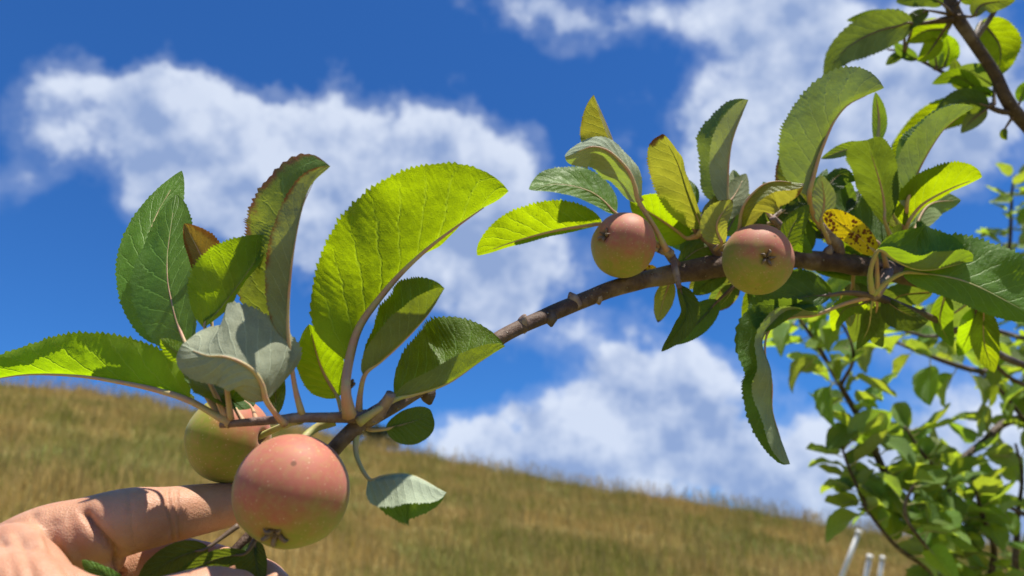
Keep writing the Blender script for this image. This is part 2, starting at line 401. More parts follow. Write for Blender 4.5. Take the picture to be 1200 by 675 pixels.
def grass_mesh():
    NB = 230000
    az_ = rng.uniform(rad(-43), rad(43), NB)
    r_ = np.sqrt(rng.uniform(3.5**2, 28.0**2, NB)); near = rng.random(NB) < .25
    r_[near] = rng.uniform(3.5, 14, near.sum())
    x, y = r_*np.sin(az_), r_*np.cos(az_)
    cl = .5+.5*np.sin(x*2.3+np.sin(y*1.9)*2)*np.sin(y*2.1+np.sin(x*1.3)*2)
    h = rng.uniform(.08, .24, NB)*(.45+1.2*cl); stalk = rng.random(NB) < (.08+.12*(1-cl))
    h *= 1+.9*np.clip(np.sin(x*.9+1.7*np.sin(y*.7))*np.sin(y*1.1+x*.4)-.2, 0, 1)
    h[stalk] = rng.uniform(.22, .70, stalk.sum())
    wd = rng.uniform(.006, .014, NB)*(.7+r_/22); wd[stalk] *= .55
    th = rng.uniform(0, 6.283, NB); ln = rng.uniform(.1, .6, NB)*h; ln[stalk] *= .4
    la = rng.uniform(0, 6.283, NB)
    z = hill_z(x, y)-.015
    bx, by = np.cos(th)*wd/2, np.sin(th)*wd/2
    mx, my = x+np.cos(la)*ln*.35, y+np.sin(la)*ln*.35; mz = z+h*.6
    tx, ty, tz = x+np.cos(la)*ln, y+np.sin(la)*ln, z+h
    wm = np.where(stalk, .5, .75); wt = np.where(stalk, 1.5, .08)
    V = np.stack([np.c_[x-bx, y-by, z], np.c_[x+bx, y+by, z], np.c_[mx+bx*wm, my+by*wm, mz], np.c_[mx-bx*wm, my-by*wm, mz],
                  np.c_[tx+bx*wt, ty+by*wt, tz], np.c_[tx-bx*wt, ty-by*wt, tz]], 1).reshape(-1, 3)
    b = np.arange(NB)[:, None]*6
    q = np.concatenate([b+[0, 1, 2, 3], b+[3, 2, 4, 5]], 1).reshape(-1)
    me = bpy.data.meshes.new('grass'); me.vertices.add(len(V)); me.vertices.foreach_set('co', V.astype(np.float32).ravel())
    me.loops.add(len(q)); me.loops.foreach_set('vertex_index', q.astype(np.int32))
    me.polygons.add(NB*2); me.polygons.foreach_set('loop_start', np.arange(0, NB*8, 4, dtype=np.int32))
    me.update(calc_edges=True)
    at = me.attributes.new('dry', 'FLOAT', 'POINT')
    dv = rng.uniform(0, .45, NB); dv[stalk] = rng.uniform(.6, 1, stalk.sum())
    at.data.foreach_set('value', np.repeat(dv, 6).astype(np.float32))
    return me
m, g = new_mat('grass_blades'); tco = g.n('ShaderNodeTexCoord'); at = g.n('ShaderNodeAttribute', attribute_name='dry')
gc, _ = grass_colour(g, tco.outputs['Object'])
gc = g.mix(g.m('MULTIPLY', at.outputs['Fac'], .6), gc, (.50, .32, .13))
d = pbsdf(g, Base_Color=gc, Roughness=.8, Specular_IOR_Level=.15); t = g.n('ShaderNodeBsdfTranslucent'); g.put(t.inputs[0], gc)
mx = g.n('ShaderNodeMixShader'); mx.inputs[0].default_value = .35; g.put(mx.inputs[1], d); g.put(mx.inputs[2], t.outputs[0]); out(g, mx.outputs[0])
gr = add('grass', grass_mesh(), m); tag(gr, 'long half dried pasture grass covering the hillside', 'grass', kind='stuff')

# ------------------------------------------------------------------ near apple tree
TB = np.array([.86, .62, 0.0]); TB[2] = float(hill_z(TB[0], TB[1]))
near = thing('apple_tree', 'near apple tree whose long fruiting branch reaches across the picture to the hand', 'apple tree', TB)
JB = P(1420, 430, .60); JU = P(1500, 330, .72)
tr_pts = [TB, TB+[.01, .0, .5], JB+np.array([.02, .0, -.06])*1, JU+np.array([.0, 0, .1]), JU+np.array([.03, .03, .75])]
v, f = tube(tr_pts, [.035, .029, .024, .020, .010], sides=14, n=60, knob=.12, seed=3); part('trunk', v, f, BARKD, near, TB)
BR = [(1165,350,.49,31),(1090,328,.475,25),(1010,311,.46,22),(950,304,.45,21),(890,306,.44,22),(830,313,.425,25),(780,323,.415,23),
      (720,338,.40,19),(660,362,.38,18),(600,388,.355,17),(540,425,.325,18),(480,463,.295,20),(430,492,.277,21),(398,518,.270,17),(360,560,.277,14),(315,605,.277,13),(275,645,.268,11),(252,672,.262,9)]
bp = [JB]+[P(1290, 385, .54)]+px(BR); brr = [.0115, .0098]+[q[3]/2*q[2]/F for q in BR]
v, f = tube(bp, brr, sides=18, n=190, knob=.38, seed=5); part('branch', v, f, BARK, near)
def twig(lst, mat=TWIG, name='twig', sides=9, knob=.22, seed=1, n=None):
    v, f = tube_px(lst, sides=sides, knob=knob, seed=seed, n=n or len(lst)*8); return part(name, v, f, mat, near)
twig([(428,488,.274,17),(405,489,.268,14),(350,490,.262,11),(300,494,.260,10),(258,498,.260,7)], seed=2)
twig([(425,497,.276,14),(440,487,.272,17),(452,472,.27,14),(458,462,.268,12)], seed=4)                # spur stub under the big leaf
twig([(800,318,.42,11),(786,302,.412,10),(784,296,.408,12),(772,292,.404,9)], seed=6)                # spur at the third apple
twig([(788,300,.410,8),(792,318,.402,8),(796,338,.398,6)], seed=7)
twig([(845,308,.43,12),(836,288,.424,11),(818,272,.418,9),(812,262,.416,7)], seed=8)
twig([(1040,318,.458,15),(1036,330,.440,12),(1026,345,.432,12),(1018,347,.43,9)], seed=9)
twig([(930,303,.45,16),(925,285,.444,14),(918,270,.44,11),(905,255,.436,8)], seed=10)
twig([(985,305,.458,15),(980,285,.452,13),(960,262,.448,9)], seed=11)
twig([(1080,327,.47,15),(1066,300,.464,12),(1058,280,.46,9)], seed=12)
twig([(1022,346,.432,11),(1050,356,.45,9),(1095,374,.50,8),(1140,396,.56,7),(1215,432,.66,8),(1420,470,.66,11)], BARKD, seed=13)

for k, (bx_, by_, bd_, ux, uy) in enumerate([(612,379,.360,.3,-1),(645,372,.372,.1,1),(672,352,.384,-.5,-1),(560,407,.335,-.6,-1),(700,347,.393,.2,1),(748,326,.408,-.4,-1),(1060,312,.466,.3,-1),(1120,342,.478,-.3,1),(970,296,.452,.2,-1),(500,461,.303,.4,1)]):
    a0 = P(bx_, by_, bd_-.001); dv = ux*RIGHT-uy*UP; dv = norm(dv-.4*FWD)
    v, f = tube([a0-dv*.004, a0, a0+dv*.0022, a0+dv*.0050], [.0034, .0030, .0026, .0006], sides=8, n=9, knob=.3, seed=k); part('bud', v, f, BARKD if k % 2 else TWIG, near)
lf = lambda *a, **k: leaf(near, *a, **k)
# -- cluster round the held end
lf([(222,469,.264),(180,456,.276),(95,441,.300),(20,440,.318),(-45,452,.330)], (34,-100,-20), (54,30,-50), top=0, mat='y', pet=[(270,497,.260),(248,484,.262)], pw=7, teeth=34, ab=(.45,.75), wave=.06)
lf([(190,402,.290),(172,340,.304),(176,270,.328),(213,200,.352)], (36,-38,10), (40,-20,30), mat='a', pet=[(262,492,.263),(225,440,.276)], pw=5, teeth=30)
lf([(222,412,.268),(206,370,.280),(196,310,.302),(206,228,.330)], (50,-42,5), (40,22,25), mat='a', pet=[(268,494,.261),(246,450,.264)], pw=5, ab=(.6,.75))
lf([(245,345,.292),(240,310,.293),(216,262,.292)], (16,20,10), (30,25,10), top=0, mat='o', pet=[(266,490,.264),(252,410,.285)], pw=4, teeth=18)
lf([(238,384,.268),(258,362,.272),(288,322,.275),(318,277,.276)], (54,-12,12), (26,70,10), mat='y', pet=[(271,492,.260),(262,440,.260)], pw=5)
lf([(338,398,.262),(338,350,.262),(346,280,.260),(362,222,.262),(387,195,.262)], (128,-56,0), (30,200,-10), mat='r', pet=[(354,486,.262),(345,450,.262)], pw=6, teeth=32, ab=(.5,.7))
lf([(408,424,.270),(424,378,.276),(478,312,.282),(540,262,.284),(596,224,.284)], (98,18,-14), (70,-98,20), top=0, mat='y', pet=[(409,487,.264),(405,455,.260)], pw=11, teeth=38, ab=(.6,.62), wave=.07, amp=.05, nv=8)
lf([(462,468,.272),(520,451,.276),(562,424,.280),(592,406,.282)], (96,-46,20), (25,158,-8), mat='a', pet=[(420,495,.268),(440,482,.268)], pw=8, pm='g', ab=(.5,.6))
lf([(426,440,.270),(468,404,.268),(502,368,.266),(521,338,.264)], (84,-48,0), (32,162,-8), mat='a', pet=[(420,490,.272),(422,462,.271)], pw=7, ab=(.55,.6))
lf([(396,466,.285),(376,430,.285),(362,380,.282)], (30,28,0), (30,25,0), top=0, mat='y', pet=[(402,488,.272),(399,478,.28)], pw=5)
lf([(312,470,.250),(302,440,.246),(272,420,.243),(238,416,.243),(213,404,.245)], (36,10,-30), (88,(-44,-36),0), top=0, mat='w', pet=[(334,497,.258),(322,484,.254)], pw=7, ab=(.28,.36), amp=.05)
lf([(296,478,.272),(262,452,.272),(214,420,.272)], (46,60,0), (50,-60,0), mat='d', pet=[(300,492,.264)], pw=4)
lf([(324,486,.272),(322,445,.276),(311,404,.278)], (12,-20,0), (12,20,0), mat='d', pet=[(330,492,.264)], pw=3)
lf([(222,420,.260),(206,412,.258),(188,397,.257)], (12,-20,0), (12,-10,0), mat='y', pet=[(264,493,.261),(240,440,.262)], pw=3, teeth=12)
lf([(270,470,.268),(290,440,.27),(330,430,.273)], (20,-10,10), (24,10,10), mat='a', pet=[(285,494,.262)], pw=4)
lf([(452,503,.272),(478,496,.270),(507,486,.270)], (17,-20,10), (26,-10,30), mat='d', pet=[(428,500,.275),(436,504,.273)], pw=5, teeth=16, ab=(.5,.45), amp=.03)
lf([(431,562,.262),(478,556,.256),(523,577,.254)], (44,150,-15), (58,-12,10), mat='w', pet=[(417,508,.272),(418,535,.268)], pw=6, pm='g', teeth=22, ab=(.35,.55))
# the bunch pinched between thumb and finger
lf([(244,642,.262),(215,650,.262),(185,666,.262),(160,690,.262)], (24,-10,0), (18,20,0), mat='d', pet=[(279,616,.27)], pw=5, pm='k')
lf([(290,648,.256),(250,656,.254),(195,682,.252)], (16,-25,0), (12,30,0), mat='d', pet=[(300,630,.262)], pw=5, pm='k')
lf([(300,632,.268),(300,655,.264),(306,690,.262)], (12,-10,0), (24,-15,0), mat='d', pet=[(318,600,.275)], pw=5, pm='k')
lf([(150,690,.244),(118,672,.242),(96,656,.241)], (12,10,0), (10,-15,0), mat='a', pet=[(240,690,.258)], pw=4, pm='k', teeth=12)
# -- cluster round the third and fourth apples
lf([(706,262,.404),(652,270,.398),(600,284,.392),(559,299,.388)], (12,-60,0), (42,34,-10), top=0, mat='y', pet=[(775,291,.405),(740,262,.41)], pw=5, ab=(.6,.6))
lf([(722,250,.41),(694,226,.41),(655,216,.406),(620,222,.40)], (16,30,20), (34,-52,10), mat='a', pet=[(776,291,.405),(745,265,.41)], pw=4)
lf([(749,238,.398),(736,200,.394),(702,172,.39),(662,184,.388)], (40,-42,0), (20,-46,-10), top=0, mat='w', pet=[(781,294,.404),(768,268,.4)], pw=6, ab=(.5,.6))
lf([(728,200,.404),(716,160,.404),(696,111,.40)], (36,-10,20), (14,110,-10), mat='b', pet=[(752,236,.402)], pw=4)
lf([(823,268,.412),(806,225,.408),(794,190,.404),(776,157,.40)], (36,-14,15), (30,60,40), mat='b', pet=[(818,276,.417)], pw=5, ab=(.5,.4))
lf([(806,280,.425),(775,258,.425),(738,235,.42)], (30,30,0), (36,28,0), top=0, mat='y', pet=[(818,276,.42)], pw=5)
lf([(852,243,.42),(853,205,.42),(858,165,.416),(877,117,.41)], (76,-58,0), (24,198,-8), mat='w', pet=[(836,285,.424)], pw=5, ab=(.55,.55))
lf([(866,270,.405),(872,240,.40),(900,214,.396),(942,215,.392)], (16,150,-10), (40,-32,10), top=0, mat='b', pet=[(846,292,.42),(858,282,.41)], pw=5, ab=(.5,.5))
lf([(846,286,.402),(840,262,.40),(858,234,.398)], (20,20,0), (14,30,0), top=0, mat='b', pet=[(838,292,.42)], pw=4, teeth=14)
lf([(795,310,.43),(820,292,.428),(852,283,.426)], (14,-30,0), (14,10,0), mat='a', pet=[(788,304,.415)], pw=4)
lf([(800,300,.435),(815,285,.436),(850,270,.436)], (16,-30,0), (16,-10,0), mat='d', teeth=16)
lf([(948,230,.425),(962,178,.418),(988,128,.41),(1036,103,.402)], (54,-4,-20), (30,-120,0), top=0, mat='g', pet=[(962,265,.448),(952,248,.44)], pw=6, ab=(.45,.5), teeth=34)
lf([(962,262,.44),(966,235,.44),(962,205,.44)], (14,20,0), (14,30,0), top=0, mat='w', pet=[(972,285,.45)], pw=4)
lf([(1038,264,.44),(1034,225,.438),(1016,164,.43)], (36,-50,20), (24,-30,20), mat='d', pet=[(1054,300,.46)], pw=5, ab=(.7,.35))
lf([(1062,243,.44),(1076,200,.436),(1106,152,.43),(1141,126,.424)], (54,-52,0), (28,166,-10), mat='g', pet=[(1060,283,.458)], pw=6, teeth=30, ab=(.5,.6))
lf([(1062,266,.445),(1078,242,.44),(1112,222,.432),(1151,207,.425)], (36,34,-15), (14,-70,0), top=0, mat='y', pet=[(1060,284,.46)], pw=5, ab=(.5,.55))
lf([(1027,298,.42),(1000,272,.418),(966,249,.416)], (15,0,10), (15,-8,10), mat='s', pet=[(1028,346,.43),(1028,320,.424)], pw=5, teeth=22, ab=(.45,.45), label='bright yellow leaf peppered with brown spots')
lf([(1034,290,.445),(995,258,.45),(948,228,.45)], (40,-30,10), (44,-48,10), mat='a', pet=[(1040,316,.455)], pw=5)
lf([(1028,292,.412),(1078,316,.41),(1140,306,.41)], (70,-48,35), (24,150,-10), mat='a', pet=[(1022,345,.43),(1020,318,.42)], pw=6, pm='g', ab=(.5,.4), wave=.12)
lf([(1058,319,.42),(1130,330,.41),(1215,372,.40)], (70,-48,20), (26,15,0), mat='a', pet=[(1022,346,.43),(1040,330,.425)], pw=6, pm='g', ab=(.5,.55))
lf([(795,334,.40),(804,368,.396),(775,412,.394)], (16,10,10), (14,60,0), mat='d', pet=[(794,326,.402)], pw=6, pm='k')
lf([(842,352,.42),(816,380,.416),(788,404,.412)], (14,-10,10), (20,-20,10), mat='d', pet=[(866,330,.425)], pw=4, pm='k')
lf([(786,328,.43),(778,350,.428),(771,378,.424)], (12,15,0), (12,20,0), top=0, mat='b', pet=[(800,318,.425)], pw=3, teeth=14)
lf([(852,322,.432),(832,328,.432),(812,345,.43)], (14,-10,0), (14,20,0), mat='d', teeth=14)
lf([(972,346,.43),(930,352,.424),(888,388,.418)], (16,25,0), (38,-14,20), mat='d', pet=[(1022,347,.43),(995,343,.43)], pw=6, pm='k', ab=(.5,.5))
lf([(958,369,.43),(922,374,.424),(894,398,.416),(904,436,.412),(906,485,.416),(926,544,.408)], (24,(120,165),-20), (34,(25,-35),25), mat='g', pet=[(1022,347,.43),(990,356,.432)], pw=5, pm='p', ab=(.4,.42), wave=.30, teeth=36)
lf([(1034,350,.44),(1058,366,.44),(1088,376,.44)], (8,-20,0), (22,10,10), mat='d', pet=[(1022,347,.43)], pw=4)
lf([(905,262,.44),(925,275,.436),(952,296,.43)], (12,-10,0), (14,-20,0), mat='a', pet=[(900,262,.438)], pw=3, teeth=14)
lf([(918,292,.425),(930,262,.425),(948,240,.425)], (12,20,0), (16,-20,0), mat='a', pet=[(925,300,.436)], pw=4, teeth=14)
lf([(890,270,.425),(905,292,.41),(912,312,.40)], (10,-10,0), (12,-20,0), mat='a', teeth=12)
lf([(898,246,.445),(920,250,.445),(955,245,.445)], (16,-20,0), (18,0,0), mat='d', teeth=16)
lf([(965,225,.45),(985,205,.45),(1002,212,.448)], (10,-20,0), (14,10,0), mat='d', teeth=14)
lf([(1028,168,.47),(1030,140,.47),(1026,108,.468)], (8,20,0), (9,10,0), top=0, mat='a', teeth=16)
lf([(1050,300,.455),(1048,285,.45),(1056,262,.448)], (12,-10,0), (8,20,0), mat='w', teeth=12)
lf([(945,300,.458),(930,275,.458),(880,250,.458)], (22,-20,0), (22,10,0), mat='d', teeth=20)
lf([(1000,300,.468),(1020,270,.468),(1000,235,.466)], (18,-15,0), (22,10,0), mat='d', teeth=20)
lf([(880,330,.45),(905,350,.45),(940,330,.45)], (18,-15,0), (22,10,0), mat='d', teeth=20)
lf([(975,345,.44),(940,335,.445),(895,350,.445)], (16,-15,0), (16,10,0), mat='a', teeth=20)
lf([(1018,184,.47),(1000,174,.47),(962,186,.47)], (8,20,0), (9,10,0), top=0, mat='a', pet=[(1040,262,.462),(1030,215,.468)], pw=3, teeth=14)
lf([(1070,172,.47),(1060,166,.47),(1046,190,.47)], (9,20,0), (9,10,0), top=0, mat='y', pet=[(1058,282,.46),(1072,215,.468)], pw=3, teeth=14)
lf([(772,322,.42),(762,315,.42),(746,320,.42)], (4,10,0), (5,-10,0), mat='s', teeth=8, pw=2)
# spur rosettes packed round the branch behind the larger leaves
R0 = random.Random(21)
for (sx_, sy_, sd_) in [(812,262,.418),(848,290,.43),(905,256,.44),(925,285,.448),(960,262,.45),(980,285,.456),(1058,280,.462),(1066,300,.468),(1026,345,.436),(1105,332,.480),(1150,348,.488),(872,320,.446),(940,312,.452),(1000,318,.462)]:
    for k in range(3):
        ang = rad(R0.uniform(20, 160)) if sy_ < 310 else rad(R0.uniform(-170, 20))
        ln = R0.uniform(44, 84); dd = R0.uniform(.004, .05); w_ = ln*R0.uniform(.20, .30); cv = R0.uniform(-.25, .25)*ln
        x0, y0 = sx_+math.cos(ang)*14, sy_-math.sin(ang)*14
        x2, y2 = x0+math.cos(ang)*ln, y0-math.sin(ang)*ln; xm, ym = (x0+x2)/2-math.sin(ang)*cv, (y0+y2)/2-math.cos(ang)*cv
        lf([(x0, y0, sd_+.004), (xm, ym, sd_+dd*.6), (x2, y2, sd_+dd)], (w_, R0.uniform(-50, 30), 15), (w_*R0.uniform(.7, 1.1), R0.uniform(-50, 40), 15), top=R0.choice([1, 1, 0]),
           mat=R0.choice('aaddgyr'), pet=[(sx_, sy_, sd_)], pw=3.5, teeth=18, nv=4, pm=R0.choice('pgk'))
# spent blossom
v1 = tube_px([(407,488,.268,2),(410,468,.266,2),(411,452,.265,2)], sides=6, n=8)
bl = [v1]
for k in range(6):
    a_ = k*1.05; bl.append(tube_px([(411,452,.265,4),(411+4*math.cos(a_),449+4*math.sin(a_),.264,4),(411+5*math.cos(a_+.4),450+5*math.sin(a_+.4),.2635,1)], sides=5, n=5))
v, f = merge(bl); part('spent_blossom', v, f, PM['k'], near)

# -- upper right branch of the same tree
UB = [(1480,300,.735,30),(1330,265,.70,22),(1200,143,.645,15),(1165,85,.635,13),(1140,48,.63,13),(1118,14,.63,15),(1108,-20,.63,12),(1085,-90,.63,3)]
twig(UB, BARKD, name='branch', sides=12, seed=20, n=70)
twig([(1116,22,.63,10),(1090,26,.63,6),(1060,30,.625,4)], BARKD, seed=21)
twig([(1190,132,.642,8),(1165,128,.64,6),(1135,106,.66,5),(1100,82,.68,4),(1060,62,.69,3),(1040,58,.69,2)], BARKD, seed=22)
twig([(1140,48,.63,9),(1160,22,.628,6),(1178,-10,.62,5)], BARKD, seed=23)
UL = [([(1070,28,.62),(1030,36,.61),(990,58,.60),(965,90,.60)], (24,10,0),(24,15,0),0,'d'),
 ([(1060,30,.64),(1030,20,.64),(992,24,.64)], (8,10,0),(9,-20,0),1,'a'),
 ([(1150,24,.66),(1172,55,.65),(1168,92,.645)], (24,30,0),(22,30,0),0,'y'),
 ([(1112,34,.655),(1085,36,.655),(1062,50,.655)], (18,25,0),(14,25,0),0,'y'),
 ([(1100,45,.65),(1088,62,.65),(1075,72,.65)], (12,30,0),(12,20,0),0,'y'),
 ([(1088,12,.62),(1072,22,.62),(1058,38,.62)], (9,10,0),(9,-20,0),1,'d'),
 ([(1105,5,.61),(1085,-4,.61),(1050,2,.61)], (12,10,0),(12,-20,0),1,'d'),
 ([(1125,0,.62),(1148,-12,.62),(1180,-8,.62)], (16,10,0),(16,-20,0),1,'a'),
 ([(1140,20,.60),(1152,5,.6),(1190,0,.6)], (12,20,0),(12,10,0),0,'a'),
 ([(1150,106,.655),(1120,90,.655),(1092,98,.655)], (9,-20,0),(10,10,0),1,'a'),
 ([(1165,100,.65),(1145,88,.65),(1125,78,.65)], (12,-20,0),(14,10,0),1,'w'),
 ([(1165,112,.65),(1148,108,.65),(1122,112,.65)], (6,-20,0),(7,10,0),1,'a'),
 ([(1158,124,.63),(1125,118,.62),(1092,140,.615)], (18,-10,0),(14,10,0),1,'d'),
 ([(1156,128,.64),(1140,140,.64),(1126,156,.64)], (10,10,0),(9,20,0),0,'a'),
 ([(1155,122,.66),(1100,134,.655),(1044,172,.65)], (22,22,0),(18,22,0),0,'y'),
 ([(1195,120,.64),(1202,104,.64),(1230,96,.64)], (8,-10,0),(8,10,0),1,'y'),
 ([(1060,62,.69),(1048,68,.69),(1038,76,.69)], (6,-10,0),(6,10,0),1,'d'),
 ([(1075,70,.685),(1058,60,.685),(1048,50,.685)], (7,-10,0),(7,10,0),1,'d'),
 ([(1098,82,.68),(1095,64,.68),(1084,52,.68)], (8,10,0),(9,10,0),0,'a'),
 ([(1105,80,.68),(1112,60,.68),(1108,40,.68)], (10,20,0),(12,20,0),0,'y'),
 ([(1135,104,.66),(1122,92,.66),(1118,68,.66)], (9,20,0),(9,20,0),0,'a'),
 ([(1178,150,.64),(1176,158,.64),(1180,164,.64)], (4,0,0),(4,0,0),1,'a')]
for mid, L, R, tp, mt in UL:
    x0, y0, d0 = mid[0]
    pts = [(1118,18,.63),(1140,48,.63),(1165,122,.642),(1135,106,.66),(1095,80,.682),(1060,62,.69),(1190,132,.642)]
    q = min(pts, key=lambda t: (t[0]-x0)**2+(t[1]-y0)**2)
    pt = [q] if (q[0]-x0)**2+(q[1]-y0)**2 > 9 else None
    lf(mid, L, R, top=tp, mat=mt, pet=pt, pm='k', pw=3, teeth=16, nv=4)

# ------------------------------------------------------------------ apples
def apple_skin():
    m, g = new_mat('apple_skin'); tco = g.n('ShaderNodeTexCoord'); o_ = tco.outputs['Object']
    at = g.n('ShaderNodeAttribute', attribute_name='blush'); oi = g.n('ShaderNodeObjectInfo')
    n = g.noise(o_, 70, 5, .62); n2 = g.noise(o_, 420, 3, .6)
    b = g.m('ADD', at.outputs['Fac'], g.m('MULTIPLY_ADD', n, 1.5, -.75))
    green = g.mix(g.step(n, .35, .7), (.25, .26, .040), (.33, .31, .06))
    c = g.mix(g.step(b, .28, .95), green, (.40, .120, .080))
    c = g.mix(g.step(b, .75, 1.35, 0, .6), c, (.48, .18, .12))
    c = g.mix(g.step(n2, .40, .72, 0, .50), c, (.38, .23, .09))
    dots = g.step(g.voro(o_, 480), .20, .10); c = g.mix(g.m('MULTIPLY', dots, .38), c, (.62, .45, .28))
    ru = g.n('ShaderNodeAttribute', attribute_name='russet'); c = g.mix(g.m('MULTIPLY', ru.outputs['Fac'], g.step(n2, .3, .65)), c, (.16, .085, .04))
    bl = g.step(g.voro(o_, 55), .06, .045); bl = g.m('MULTIPLY', bl, g.step(n, .5, .6)); c = g.mix(g.m('MULTIPLY', bl, .7), c, (.12, .06, .03))
    out(g, pbsdf(g, Base_Color=c, Roughness=.58, Specular_IOR_Level=.24, Sheen_Weight=.08, Sheen_Roughness=.5, Subsurface_Weight=.08,
                 Subsurface_Radius=(.004, .002, .001), Subsurface_Scale=1.0, Normal=g.bump(n2, .08, .0004)))
    return m
SKIN_A = apple_skin()
SEP = pet_mat('sepal', (.10, .06, .04), (.22, .15, .10))
def apple(label, c, R, axis, blush_dir, blush_off, stem_to, squash=.97):
    """axis: world direction from the core to the calyx; stem_to: world points of the stalk on the other side"""
    c = np.asarray(c, float); ax = norm(np.asarray(axis, float)); h = np.array([.31, .52, .79]); X = norm(np.cross(ax, h)); Y = np.cross(ax, X)
    A = thing('apple', label, 'apple', c, 'small unripe apples on the branch')
    nt, ns = 44, 56; th = np.linspace(0, math.pi, nt); V = []; rus = []; sd = random.uniform(0, 6)
    for t in th:
        ct, st = math.cos(t), math.sin(t)
        rr = R*(1-.035*abs(ct)**2)
        zc = ct*rr*squash
        if ct > 0: zc -= R*.13*math.exp(-(st/.17)**2)          # calyx basin
        else: zc += R*.22*math.exp(-(st/.16)**2)               # stalk cavity
        for k in range(ns):
            p = 2*math.pi*k/ns
            lob = 1+.022*math.cos(p+sd)*st*st+.018*math.cos(5*p+sd)*max(0, ct)*st*2+.012*math.cos(2*p+sd*2)
            V.append(X*math.cos(p)*st*rr*lob+Y*math.sin(p)*st*rr*lob+ax*zc)
            rus.append(math.exp(-(st/.15)**2)*.9 if ct > 0 else math.exp(-(st/.25)**2)*.8)
    Fc = [(i*ns+k, (i+1)*ns+k, (i+1)*ns+(k+1) % ns, i*ns+(k+1) % ns) for i in range(nt-1) for k in range(ns)]
    V = np.array(V); me = mesh_from('skin', V, Fc)
    import bmesh
    bm = bmesh.new(); bm.from_mesh(me); bm.verts.ensure_lookup_table()
    l1 = bm.verts.layers.float.new('blush'); l2 = bm.verts.layers.float.new('russet'); bd = norm(np.asarray(blush_dir, float))
    for i, w in enumerate(bm.verts):
        w[l1] = float(np.dot(norm(V[i]), bd))*.62+blush_off; w[l2] = rus[i]
    bmesh.ops.remove_doubles(bm, verts=bm.verts, dist=1e-6); bmesh.ops.recalc_face_normals(bm, faces=bm.faces)
    bm.to_mesh(me); bm.free()
    o = add('skin', me, SKIN_A, A, c)
    # calyx: five dried sepals round a little tuft
    tip = c+ax*R*(squash*.965-.13); S = []
    for k in range(5):
        p = 2*math.pi*k/5+sd; dr = X*math.cos(p)+Y*math.sin(p); dt = np.cross(ax, dr)
        q = [tip+dr*R*.03-ax*R*.03, tip+dr*R*.085+ax*R*.05, tip+dr*R*(.16+.04*math.sin(k*2.3))+ax*R*(.13+.05*math.cos(k*1.7)), tip+dr*R*.24+ax*R*.10+dt*R*.04]
        S.append(tube(q, [R*.045, R*.05, R*.035, R*.006], sides=6, n=9))
    for k in range(7):
        p = k*.9; dr = X*math.cos(p)+Y*math.sin(p)
        S.append(tube([tip-ax*R*.03, tip+dr*R*.03+ax*R*.06, tip+dr*R*.05+ax*R*.11], [R*.012, R*.010, R*.012], sides=5, n=4))
    v, f = merge(S); part('calyx', v, f, SEP, A)
    pts = [c-ax*R*.70]+[np.asarray(q, float) for q in stem_to]
    v, f = tube(pts, [R*.075]*(len(pts)-1)+[R*.10], sides=8, n=len(pts)*6, knob=.1, seed=3); part('stem', v, f, PM['g'], A)
    return A
def cdir(x, y, z): return x*RIGHT+y*UP-z*FWD       # right, up, towards the viewer
apple('pink blushed young apple at front in the fingers, largest in view', P(342,575,.25), .0197, cdir(-.08,-.60,.79), cdir(.05,.75,.55), .50, px([(352,520,.262),(368,503,.268),(392,493,.27)]))
apple('shaded olive green apple above the index finger, behind the front apple', P(268,514,.303), .0177, cdir(-.93,-.05,-.2), cdir(.75,.65,.15), .26, px([(318,505,.298),(340,496,.28),(352,492,.264)]))
apple('round pink and green apple resting above the branch, nearest the picture centre', P(730,288,.395), .0178, cdir(-.70,.30,.62), cdir(.25,.85,.45), .62, px([(762,292,.405),(776,294,.406),(786,298,.411)]))
apple('apple in front of the branch showing its brown star shaped calyx to the viewer', P(888,305,.398), .0191, cdir(-.03,.03,1.), cdir(.35,.85,.2), .54, px([(885,300,.424),(868,298,.432),(846,305,.432)]))

